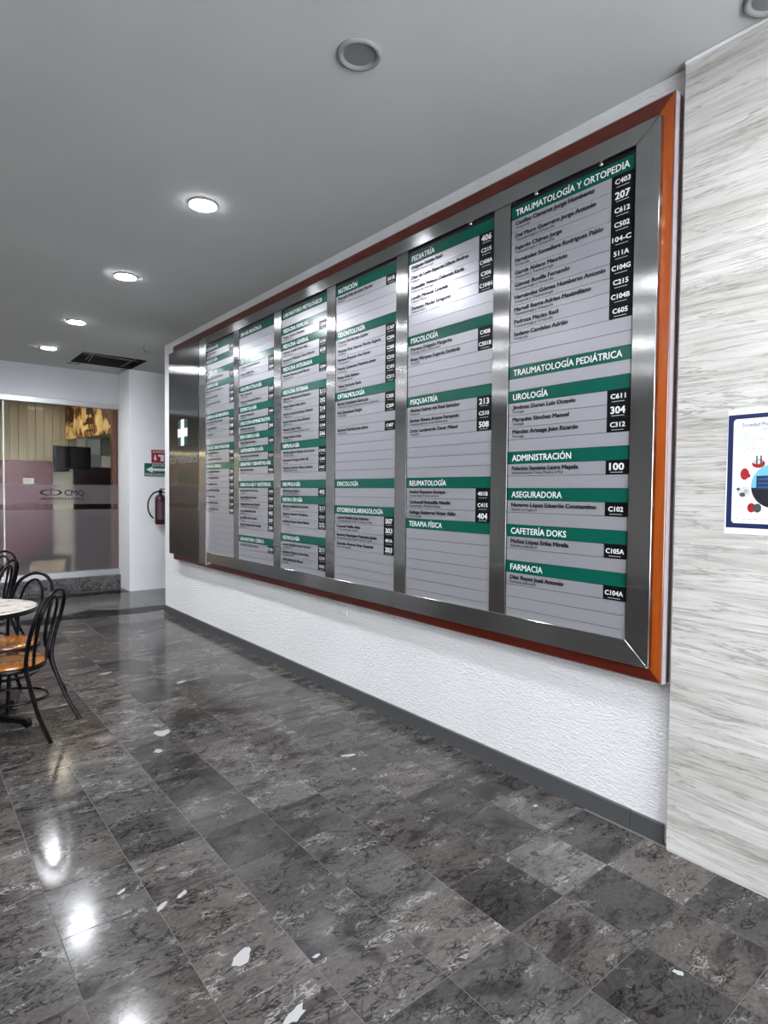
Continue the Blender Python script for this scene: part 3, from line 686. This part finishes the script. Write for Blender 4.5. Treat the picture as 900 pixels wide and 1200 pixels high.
H, Nm, B_ = 'H', 'N', 'B'
TO, OT, OR_ = 'Traumatología y Ortopedia', 'Ortopedia y Traumatología', 'Ortopedia'
PB = 'Pediatría'; MI = 'Medicina Interna'
columns = [
 [(H, 'TRAUMATOLOGÍA Y ORTOPEDIA'), (Nm, 'Casillas Cisneros Jorge Humberto', OR_, 'C403'), (Nm, 'Del Muro Guerrero Jorge Antonio', TO, '207'), (Nm, 'Fajardo Chávez Jorge', TO, 'C612'),
  (Nm, 'Fernández Somellera Rodriguez Pablo', OR_, 'C502'), (Nm, 'García Aldeco Mauricio', OT, '104-C'), (Nm, 'Gómez Bonilla Fernando', TO, '511A'), (Nm, 'Hernández Gómez Humberto Antonio', OT, 'C104G'),
  (Nm, 'Martell Ibarra Adrian Maximiliano', TO, 'C215'), (Nm, 'Pedroza Macías Raúl', TO, 'C104B'), (Nm, 'Sedano Candelas Adrián', OR_, 'C605'), (B_, 2), (H, 'TRAUMATOLOGÍA PEDIÁTRICA'), (B_, 1),
  (H, 'UROLOGÍA'), (Nm, 'Jiménez Duran Luis Octavio', 'Urología', 'C611'), (Nm, 'Marquina Sánchez Manuel', 'Urología', '304'), (Nm, 'Méndez Arteaga Juan Ricardo', 'Urología', 'C312'), (B_, 1),
  (H, 'ADMINISTRACIÓN'), (Nm, 'Palacios Santana Laura Mayela', 'Administración Torre Médica CMQ', '100'), (B_, 1), (H, 'ASEGURADORA'), (Nm, 'Navarro López Eduardo Constantino', 'Agente de Seguros', 'C102'), (B_, 1),
  (H, 'CAFETERÍA DOKS'), (Nm, 'Muñoz López Erika Mirella', 'Bebidas y alimentos', 'C105A'), (B_, 1), (H, 'FARMACIA'), (Nm, 'Díaz Reyes José Antonio', 'Farmacia Limousica', 'C104A'), (B_, 2)],
 [(H, 'PEDIATRÍA'), (Nm, 'Delgado Valdés Raúl', 'Pediatría Neonatología', '406'), (Nm, 'Díaz de León Esparza Liliana Andrea', PB, 'C215'), (Nm, 'Escandón Velasco Deborah Karlla', 'Pediatría Neonatología', 'C408A'),
  (Nm, 'Landín Miranda Graciela', 'Pediatría Médica', 'C306'), (Nm, 'Zenteno Macías Gregorio', 'Pediatra Médico', 'C104H'), (B_, 2), (H, 'PSICOLOGÍA'), (Nm, 'Moreno Delgado Margarita', 'Psicología Clínica y de la Salud', 'C408'),
  (Nm, 'Rivas Márquez Eugenia Estefanía', 'Psicología', 'C501B'), (B_, 3), (H, 'PSIQUIATRÍA'), (Nm, 'Alonso Suárez del Real Salvador', 'Psiquiatría', '213'), (Nm, 'Berber Rivera Arturo Fernando', 'Psiquiatría Infantil y de la Adolescencia', 'C510'),
  (Nm, 'Ortiz Landaverde Oscar Misael', 'Psiquiatría', '508'), (B_, 4), (H, 'REUMATOLOGÍA'), (Nm, 'Avalos Romero Enrique', 'Reumatología Medicina Interna', '401B'), (Nm, 'Carbonell Bobadilla Natalia', 'Reumatología - Medicina Interna', 'C415'),
  (Nm, 'Gallega Gutierrez Victor Adán', 'Reumatología', '404'), (H, 'TERAPIA FÍSICA'), (B_, 6)],
 [(H, 'NUTRICIÓN'), (Nm, 'Mercado Díaz de León Martha', 'Nutrición', '501B'), (B_, 3), (H, 'ODONTOLOGÍA'), (Nm, 'Cuenca García Juan Carlos', 'Odontología', 'C107'), (Nm, 'Márquez Ruiz Esparza Martha Eugenia', 'Ortodoncia', 'C204'),
  (Nm, 'Pacheco Preciado Ana Karen', 'Odontopediatría', 'C205'), (Nm, 'Posada Camarena Francisco Javier', 'Odontología', 'C210'), (Nm, 'Rosas Ávila Adriana', 'Odontología General', 'C101'), (Nm, 'Yépez Andrade Paola', 'Odontología', 'C511'),
  (H, 'OFTALMOLOGÍA'), (Nm, 'Bernal Uriostarte Gertrudis', 'Oftalmología Cirugía de segmento anterior y glaucoma', 'C305'), (Nm, 'Ruiz Esmenjaud Sergio', 'Oftalmología', 'C209'), (B_, 1), (Nm, 'Sánchez Pedraita Juan Jaime', 'Oftalmología', 'C407'),
  (B_, 5), (H, 'ONCOLOGÍA'), (B_, 2), (H, 'OTORRINOLARINGOLOGÍA'), (Nm, 'Castro Rosales Juan Antonio', 'Otorrinolaringología Cirugía de Cabeza y Cuello', '507'), (Nm, 'Kennedy Padilla Aisha', 'Otorrinolaringología Pediátrica', '303'),
  (Nm, 'Ramírez Mandujano Francisco Javier', 'Otorrinolaringología Cirugía de Cabeza y Cuello', '401A'), (Nm, 'Zamudio Álvarez Omar Gerardo', 'Otorrinolaringología', '303'), (B_, 3)],
 [(H, 'LABORATORIO METOLÓGICO'), (B_, 1), (H, 'MEDICINA FAMILIAR'), (Nm, 'Vargas Orozco Abraham', 'Medicina Familiar', 'C505'), (H, 'MEDICINA GENERAL'), (Nm, 'Alcantar Castillo Victor Iván', 'Medicina General', 'C105'), (Nm, 'Monserrat Velázquez Clara Valencia', 'Medicina General', '610'),
  (H, 'MEDICINA INTEGRADA'), (Nm, 'Ramírez Palomino José Manuel', 'Medicina Integrada', 'C304'), (B_, 1), (H, 'MEDICINA INTERNA'), (Nm, 'Espinosa Vázquez José Francisco', MI, '511'), (Nm, 'Novoa Salazar Felipe Javier', MI, '202'), (Nm, 'Palacios Lavastida Enrique Salvador', MI, '214'),
  (Nm, 'Rosales Ramírez Sonia Enríquez', MI, 'C305'), (Nm, 'Vázquez Anibal Felipe', 'Medicina Interna y Medicina del Enfermo Crítico', 'C104'), (Nm, 'Villegas Beltrán Sergio', MI, '506'), (H, 'NEFROLOGÍA'), (Nm, 'Garrido Aguirre Myriam del Carmen', 'Nefrología Pediátrica', 'C104C'),
  (Nm, 'Hernández Venegas Edwin Gil', 'Nefrología', 'C305'), (Nm, 'Martínez Guerrero Marco Antonio', 'Nefrología Medicina Interna', '104C'), (B_, 1), (H, 'NEUMOLOGÍA'), (Nm, 'Alcalá Rosas Karina', 'Neumología Medicina Interna', '402'), (H, 'NEUROCIRUGÍA'),
  (Nm, 'Alcocer Guzmán José de Jesús', 'Neurocirugía', '211'), (Nm, 'Figueroa Camacho Guadalupe', 'Neurocirugía', 'C311'), (Nm, 'Robledo Gómez Carlos Manuel', 'Neurocirugía', '212'), (B_, 1), (H, 'NEUROLOGÍA'), (Nm, 'Lozoya González Jorge Fernando', 'Neurología Clínica', '211'),
  (Nm, 'Quintana Vázquez Carlos Raúl', 'Neurología Pediátrica', 'C114'), (Nm, 'Solís Lavalle José Manuel', 'Neurología', 'C312')],
 [(H, 'CIRUGÍA PEDIÁTRICA'), (B_, 3), (H, 'CIRUGÍA PLÁSTICA'), (Nm, 'Cárdenas Cota Luis Gerardo', 'Cirugía Plástica', 'C208'), (Nm, 'Guzmán Padilla Vera', 'Cirugía Plástica Reconstructiva', 'C204'), (B_, 1), (H, 'COLOPROCTOLOGÍA'), (Nm, 'Niño Cortés Saúl', 'Coloproctología', '204'),
  (Nm, 'Velázquez Casas Jesús Alberto', 'Coloproctología', 'C209'), (H, 'DERMATOLOGÍA'), (Nm, 'Reynoso Peralta Julio', 'Dermatología', 'C404'), (H, 'DIRECCIÓN ADMINISTRATIVA'), (Nm, 'Villaseñor Suárez José', 'Dirección Hospital Constituyentes', '204'), (H, 'ENDOCRINOLOGÍA'),
  (Nm, 'Macías Magaña Claudia', 'Endocrinología', 'C208'), (H, 'GASTROENTEROLOGÍA'), (Nm, 'Alvarado Suárez María Raúl', 'Gastroenterología', 'C214'), (H, 'GERIATRÍA Y GERONTOLOGÍA'), (Nm, 'Mora Arnulfo David', 'Geriatría', '401A'), (B_, 1), (H, 'GINECOLOGÍA Y OBSTETRICIA'),
  (Nm, 'Burrola Agustín García Luz', 'Ginecología', 'C308'), (Nm, 'García Villegas Mercedes', 'Ginecología y Obstetricia', 'C308'), (Nm, 'Mendoza Franco Juan Ricardo', 'Ginecología Uroginecología y Obstetricia', 'C104'), (Nm, 'Pérez Padilla María Isela', 'Ginecología', '405'),
  (Nm, 'Ruiz Millán Lucía de Jesús', 'Ginecología', '209'), (Nm, 'Salazar Rodríguez del Consuelo', 'Ginecología', '206'), (B_, 1), (H, 'LABORATORIO CLÍNICO'), (Nm, 'LABORATORIO CMQ', '', '110'), (B_, 1)],
 [(H, 'ALERGOLOGÍA'), (Nm, 'Loza Flores Marco', 'Alergología', 'C205'), (H, 'ANGIOLOGÍA'), (B_, 1), (H, 'AUDIOLOGÍA'), (Nm, 'Gallegos López María Gabriela', 'Audiología', 'C205'), (H, 'CARDIOLOGÍA'), (Nm, 'Álvarez Díaz de la Vega Jaime', 'Cardiología', 'C104'), (Nm, 'Barrera Luna Gabriel', 'Cardiología', 'C308'),
  (Nm, 'Contreras Ramírez Óscar', 'Cardiología', '208'), (B_, 1), (H, 'CARDIOLOGÍA PEDIÁTRICA'), (Nm, 'Flores Orozco Maya Gabriela', 'Cardiología Pediátrica', 'C104'), (Nm, 'Vargas Roldán Saúl', 'Cardiología', '308'), (Nm, 'Zárate Inés', 'Cardiología', '203'), (B_, 1),
  (H, 'CIRUGÍA CARDIOVASCULAR'), (Nm, 'Álvarez Pérez Marcos', 'Cirugía Torácica', '404'), (Nm, 'Rodríguez Ramos José Luis', 'Cirugía', 'C104'), (H, 'CIRUGÍA GENERAL'), (Nm, 'Arreola Juárez Mendoza', 'Cirugía General', '206'), (Nm, 'Cruz Rodríguez Álvaro', 'Cirugía', '407'),
  (Nm, 'Gil Delgadillo Cruz', 'Cirugía', 'C105'), (Nm, 'Jiménez Vera de la Vega', 'Cirugía', '209'), (Nm, 'Martínez Arturo', 'Cirugía', 'C303'), (Nm, 'Suárez Jiménez Laura', 'Cirugía', 'C208'), (Nm, 'Torres Velázquez Luis', 'Cirugía General', '404'), (B_, 6)],
]
ROW, ZT = .062, 2.951
XF = 2.460                    # strip faces
_, wn = letters('TRAUMATOLOGÍA PEDIÁTRICA', .036); HF = .594 / wn
_, wn = letters('Casillas Cisneros Jorge Humberto', .0235); NF = .442 / wn
rg = random.Random(5)
def strip(y0, y1, z0, z1, M, name, tilt=0.0):
    g_ = .0011; dx = tilt * (z1 - z0)
    x = XF
    mb = MB().add([(x + .006, y0, z0 + g_), (x + .006, y1, z0 + g_), (x + .006, y1, z1 - g_), (x + .006, y0, z1 - g_),
                   (x + dx, y0, z0 + g_), (x + dx, y1, z0 + g_), (x, y1, z1 - g_), (x, y0, z1 - g_)],
                  [(0, 1, 2, 3), (4, 7, 6, 5), (0, 4, 5, 1), (1, 5, 6, 2), (2, 6, 7, 3), (3, 7, 4, 0)])
    return put(name, mb, M, sign)
for ci, rows in enumerate(columns):
    y0, y1 = cols[ci]; yt = y1 - .027
    k = 0; low = ci >= 3
    seq = []
    for r_ in rows:
        seq += [(B_,)] * r_[1] if r_[0] == B_ else [r_]
    assert len(seq) == 33, (ci, len(seq))
    for r_ in seq + [('P',)]:
        z1 = ZT - k * ROW; z0 = z1 - ROW
        if r_[0] == 'P': z0 = .858
        tl = rg.choice((0, 0, 0, .01, -.008, .014, -.014, .02))
        if r_[0] == H:
            s_ = strip(y0, y1, z0, z1, M_green, 'header_strip', tl * .5)
            me_, wn = letters(r_[1], .036, wfac=HF)
            wd = min(wn, y1 - y0 - .05)
            text(r_[1], .044, (XF - .0012, yt, z0 + .015), M_wht, s_, width=wd, offset=.016, res=1 if low else 2)
        elif r_[0] == Nm:
            s_ = strip(y0 + .107, y1, z0, z1, M_strip, 'name_strip', tl)
            if r_[1].isupper():
                text(r_[1], .032, (XF - .0022, yt, z0 + .028), M_ink, s_, width=.36, offset=.01)
            else:
                me_, wn = letters(r_[1], .0235, wfac=NF)
                text(r_[1], .0285, (XF - .0022, yt, z0 + .030), M_ink, s_, width=min(wn, y1 - y0 - .107 - .035), offset=.045, res=1 if low else 2)
                me_, wn = letters(r_[2], .0165, wfac=NF * .93)
                text(r_[2], .019, (XF - .0022, yt, z0 + .0105), M_ink2, s_, name='small_lettering', width=min(wn, y1 - y0 - .107 - .04), offset=.025, res=1)
            tg = put('number_plate', MB().box(XF - .002, XF + .0055, y0, y0 + .1055, z0 + .0003, z1 - .0003), M_tag, sign)
            s3 = r_[3]; big = len(s3) == 3
            text(s3, .044 if big else .030, (XF - .0032, y0 + .053, z0 + (.019 if big else .022)), M_wht, tg, width={3: .068, 4: .070, 5: .086}[len(s3)], align='CENTER', offset=.03, res=1 if low else 2)
            put('underline', MB().box(XF - .0030, XF - .0018, y0 + .024, y0 + .082, z0 + .0085, z0 + .0100), M_wht, tg)
        else:
            strip(y0, y1, z0, z1, M_strip, 'blank_strip', tl)
        k += 1
for (y, z) in ((1.871, 2.958), (1.521, 2.955), (2.307, 2.958)):
    sw = MB().lathe([(0, 0), (.005, .0006), (.008, .003), (.009, .006)], (0, 0, 0), 12); sw.smooth = True
    sw.v = [(XF - .008 + c2, y + a, z + .012 + b_) for a, b_, c2 in sw.v]
    put('screw', sw, M_chrome, sign)
# brushed brand plate at the far end
PX = 2.44
put('brand_plate', MB().box(PX, 2.474, 6.097, 6.972, .769, 3.057), M_steel_panel, sign, bevel=.0015)
put('side_bar', MB().box(PX + .004, 2.474, 5.921, 6.094, .735, 3.05), M_steel_v, sign, bevel=.0015)
bp = sign.children[-2]
cr = MB().box(PX - .0015, PX + .001, 6.41, 6.675, 1.99, 2.268)
put('green_square', cr, M_dkgreen, bp)
cw = MB().box(PX - .003, PX - .0012, 6.495, 6.59, 1.985, 2.275).box(PX - .0031, PX - .0013, 6.40, 6.685, 2.083, 2.175)
put('white_cross', cw, mat('white_enamel', (.85, .88, .9), .3), bp)
text('torremédica', .15, (PX - .0012, 6.93, 1.795), mat('silver_letters', (.22, .22, .22), .4), bp, width=.80)
text('CMQ', .115, (PX - .0012, 6.68, 1.60), M_dkgreen, bp, width=.28, offset=.012)

# blank socket plate below the sign
wp = thing('wall_plate', 'small white socket plate on the stucco below the sign', 'socket plate', (WX, 3.62, .60))
put('plate', MB().box(WX - .009, WX, 3.555, 3.69, .588, .66), M_white_wall, wp, bevel=.003)
put('socket_insert', MB().box(WX - .011, WX - .008, 3.595, 3.65, .604, .644), M_white_wall, wp)

# ------------------------------------------------------------------ poster on the cladding
CX = 2.499
pt = thing('poster', 'white medical society poster with a navy border taped to the pale cladding', 'poster', (CX, .8, 1.35))
PY0, PY1 = .60, .982
put('paper', MB().add([(CX - .0015, PY1, 1.351), (CX - .0015, PY0, 1.353), (CX - .0015, PY0, 1.832), (CX - .0015, PY1 - .004, 1.828), (CX, PY1, 1.351), (CX, PY0, 1.353), (CX, PY0, 1.832), (CX, PY1 - .004, 1.828)],
      [(0, 1, 2, 3), (4, 7, 6, 5), (0, 4, 5, 1), (1, 5, 6, 2), (2, 6, 7, 3), (3, 7, 4, 0)]), mat('poster_paper', (.84, .86, .90), .4), pt)
def ppoly(name, pts, M, lift=.0022, depth=.0006):
    return put(name, MB().prism(pts, CX - lift, CX - lift + depth, 0), M, pt)
def rrect(y0, y1, z0, z1, r, n_=5):
    out = []
    for cy, cz, a0 in ((y1 - r, z1 - r, 0), (y0 + r, z1 - r, 90), (y0 + r, z0 + r, 180), (y1 - r, z0 + r, 270)):
        for k in range(n_ + 1):
            a = R(a0 + 90 * k / n_); out.append((cy + r * math.cos(a), cz + r * math.sin(a)))
    return out
def disc(y, z, r, ry=None, n_=20): return [(y + r * math.cos(2 * math.pi * k / n_), z + (ry or r) * math.sin(2 * math.pi * k / n_)) for k in range(n_)]
ppoly('navy_border', rrect(PY0 + .006, PY1 - .006, 1.375, 1.806, .002), mat('navy_print', (.008, .018, .085), .4))
ppoly('white_field', rrect(PY0 + .028, .957, 1.393, 1.789, .012), mat('poster_white', (.86, .88, .92), .4), .0028)
X4 = CX - .0036
text('Sociedad Médica del Centro', .021, (X4, .928, 1.758), mat('navy_ink', (.01, .02, .10), .5), pt, width=.20)
text('de Hospital', .010, (X4, .86, 1.743), M_ink2, pt, width=.09)
for k in range(9):
    wds = (.05, .036, .058, .13, .062, .045, .05, .11, .07)[k]
    text('Dr. Consulta médica general y especialidad'[:int(8 + wds * 200)], .0075, (X4, .943, 1.733 - k * .0085), mat('blue_ink', (.06, .09, .2), .5), pt, name='small_lettering', width=wds, res=1)
    text('Dr. Servicio hospital'[:20], .0075, (X4, .822, 1.733 - k * .0085), M_ink2, pt, name='small_lettering', width=.07, res=1)
ppoly('sky_disc', disc(.815, 1.535, .076, .082, 36), mat('print_sky', (.16, .50, .85), .4), .0034)
dsk = MB().add([(X4 - .0003, .815 + .076 * math.cos(R(a)), 1.535 + .082 * math.sin(R(a))) for a in range(185, 356, 10)], [tuple(range(18))])
put('ground_arc', dsk, mat('print_black', (.01, .011, .02), .5), pt)
ppoly('building_print', [(.873, 1.52), (.75, 1.52), (.75, 1.577), (.873, 1.572)], mat('print_navy', (.012, .025, .07), .5), .0042)
for k in range(3):
    ppoly('building_print', [(.868, 1.527 + k * .015), (.76, 1.527 + k * .015), (.76, 1.533 + k * .015), (.868, 1.533 + k * .015)], mat('print_window', (.03, .10, .25), .4), .0046)
M_pr = mat('print_red', (.35, .015, .02), .4); M_pg = mat('print_grey', (.45, .42, .42), .4); M_pk = mat('print_charcoal', (.06, .07, .08), .4); M_pk2 = mat('print_pale', (.62, .60, .62), .4)
ppoly('kidney_print', disc(.914, 1.580, .015, .022), M_pr, .0034); ppoly('kidney_print', disc(.900, 1.574, .006, .008), M_pr, .0036)
ppoly('disc_print', disc(.915, 1.512, .022, .021), M_pk2, .0034); ppoly('disc_print', disc(.920, 1.502, .010, .008), M_pk, .0038); ppoly('disc_print', disc(.908, 1.515, .008, .008), M_pg, .0038); ppoly('disc_print', disc(.935, 1.523, .006, .006), M_pk, .0038)
ppoly('disc_print', disc(.888, 1.453, .014, .018), M_pr, .0034); ppoly('disc_print', disc(.868, 1.452, .014, .017), M_pk, .0038)
ppoly('instrument_print', disc(.868, 1.618, .022, .016), M_pr, .0034); ppoly('instrument_print', disc(.871, 1.624, .016, .008), M_pk2, .0038)
for yy in (.862, .876): ppoly('instrument_print', [(yy, 1.615), (yy - .005, 1.615), (yy - .005, 1.648), (yy, 1.648)], M_pk, .0042)
text('Hospital  Av. Principal  Informes y citas', .008, (X4, .938, 1.408), M_ink2, pt, width=.24, res=1)

# ------------------------------------------------------------------ cafe chairs and tables
def make_chair(name, label, grp):
    """local: seat centre at the origin, back towards +y"""
    t = thing(name, label, 'chair', (0, 0, 0), grp, local=True)
    zs = .445
    se = MB().lathe([(0, zs - .024), (.192, zs - .024), (.202, zs - .014), (.200, zs - .004), (.188, zs), (.10, zs - .005), (0, zs - .008)], (0, 0, 0), 40); se.smooth = True
    put('seat', se, M_seat, t)
    rim = MB().lathe([(.170, zs - .046), (.205, zs - .046), (.209, zs - .034), (.205, zs - .022), (.170, zs - .022), (.170, zs - .046)], (0, 0, 0), 40); rim.smooth = True
    put('seat_rim', rim, M_paint_metal, t)
    a = .0125
    back = MB().tube([(-.19, .345, 0), (-.172, .265, .16), (-.155, .205, .34), (-.152, .185, .44), (-.160, .205, .58), (-.163, .24, .70), (-.135, .275, .81), (-.07, .298, .865), (0, .303, .88),
                      (.07, .298, .865), (.135, .275, .81), (.163, .24, .70), (.160, .205, .58), (.152, .185, .44), (.155, .205, .34), (.172, .265, .16), (.19, .345, 0)], a, 8)
    put('back_hoop', back, M_paint_metal, t)
    inner = MB().tube([(-.075, .188, .425), (-.078, .198, .52), (-.088, .222, .64), (-.080, .252, .75), (-.045, .272, .815), (0, .279, .835), (.045, .272, .815), (.080, .252, .75), (.088, .222, .64), (.078, .198, .52), (.075, .188, .425)], .010, 8)
    put('inner_hoop', inner, M_paint_metal, t)
    for s in (-1, 1):
        put('leg', MB().tube([(s * .135, -.125, .415), (s * .145, -.14, .25), (s * .17, -.185, 0)], a, 8), M_paint_metal, t)
    put('stretcher', MB().tube([(.165 * math.cos(2 * math.pi * k / 16), .03 + .19 * math.sin(2 * math.pi * k / 16), .215) for k in range(16)], .008, 7, closed=True, sub=3), M_paint_metal, t)
    return t
ba = math.atan2(-.59, .81) - math.pi / 2
bb_ = math.atan2(.66, .75) - math.pi / 2
chA = make_chair('cafe_chair', 'black bentwood style cafe chair nearest the camera, side on, orange wooden seat', 'bentwood cafe chairs')
chA.location = (.515, 4.303, 0); chA.rotation_euler = (0, 0, ba)
copy_thing(chA, (.565, 4.83, 0), bb_, 'black bentwood cafe chair behind the marble table, its open hoop facing the camera')
copy_thing(chA, (.512, 6.20, 0), ba, 'black bentwood cafe chair at the back left, its hoop side on')
copy_thing(chA, (.59, 6.75, 0), bb_, 'black bentwood cafe chair farthest back at the left edge of the photo')
M_top = mat('cream_marble_top', (.62, .58, .52), .12)
n, N, L, b = nt(M_top)
tc = N('ShaderNodeTexCoord').outputs['Object']
f = noise(N, L, tc, 7, 6, .7, 1.5)
L(ramp(N, L, f, [(.30, (.05, .06, .05)), (.38, (.42, .37, .30)), (.5, (.68, .64, .58)), (.72, (.82, .80, .76))]), b.inputs['Base Color'])
def make_table(label, loc):
    t = thing('cafe_table', label, 'table', loc, 'round cafe tables', local=True)
    tp = MB().lathe([(0, .722), (.330, .722), (.334, .742), (.328, .746), (0, .746)], (0, 0, 0), 56)
    put('tabletop', tp, M_top, t)
    put('edge_band', MB().lathe([(.3345, .716), (.3415, .716), (.3415, .744), (.3345, .744), (.3345, .716)], (0, 0, 0), 56), M_paint_metal, t)
    put('column', MB().lathe([(0, .05), (.034, .05), (.034, .70), (.12, .705), (.12, .7215), (0, .7215)], (0, 0, 0), 24), M_paint_metal, t)
    for a in (-40, 50, 140, 230):
        c2, s2 = math.cos(R(a)), math.sin(R(a)); mb = MB()
        vs = []
        for (d, w_, z0, z1) in ((.0, .030, .045, .085), (.28, .022, .028, .055), (.325, .022, 0, .052), (.335, .022, 0, .03)):
            for sgn in (-1, 1):
                for z in (z0, z1): vs.append((d * c2 - sgn * w_ * s2, d * s2 + sgn * w_ * c2, z))
        fs = [(0, 1, 3, 2), (12, 14, 15, 13)]
        for q2 in range(3):
            o_ = q2 * 4; fs += [(o_, o_ + 4, o_ + 5, o_ + 1), (o_ + 2, o_ + 3, o_ + 7, o_ + 6), (o_ + 1, o_ + 5, o_ + 7, o_ + 3), (o_, o_ + 2, o_ + 6, o_ + 4)]
        mb.add(vs, fs); put('foot', mb, M_paint_metal, t)
    return t
ta = make_table('round cream marble cafe table with a black edge, the nearer one', (.37, 4.52, 0))
copy_thing(ta, (.36, 6.42, 0), 0, 'round marble cafe table behind, hidden by the chairs at the left edge')
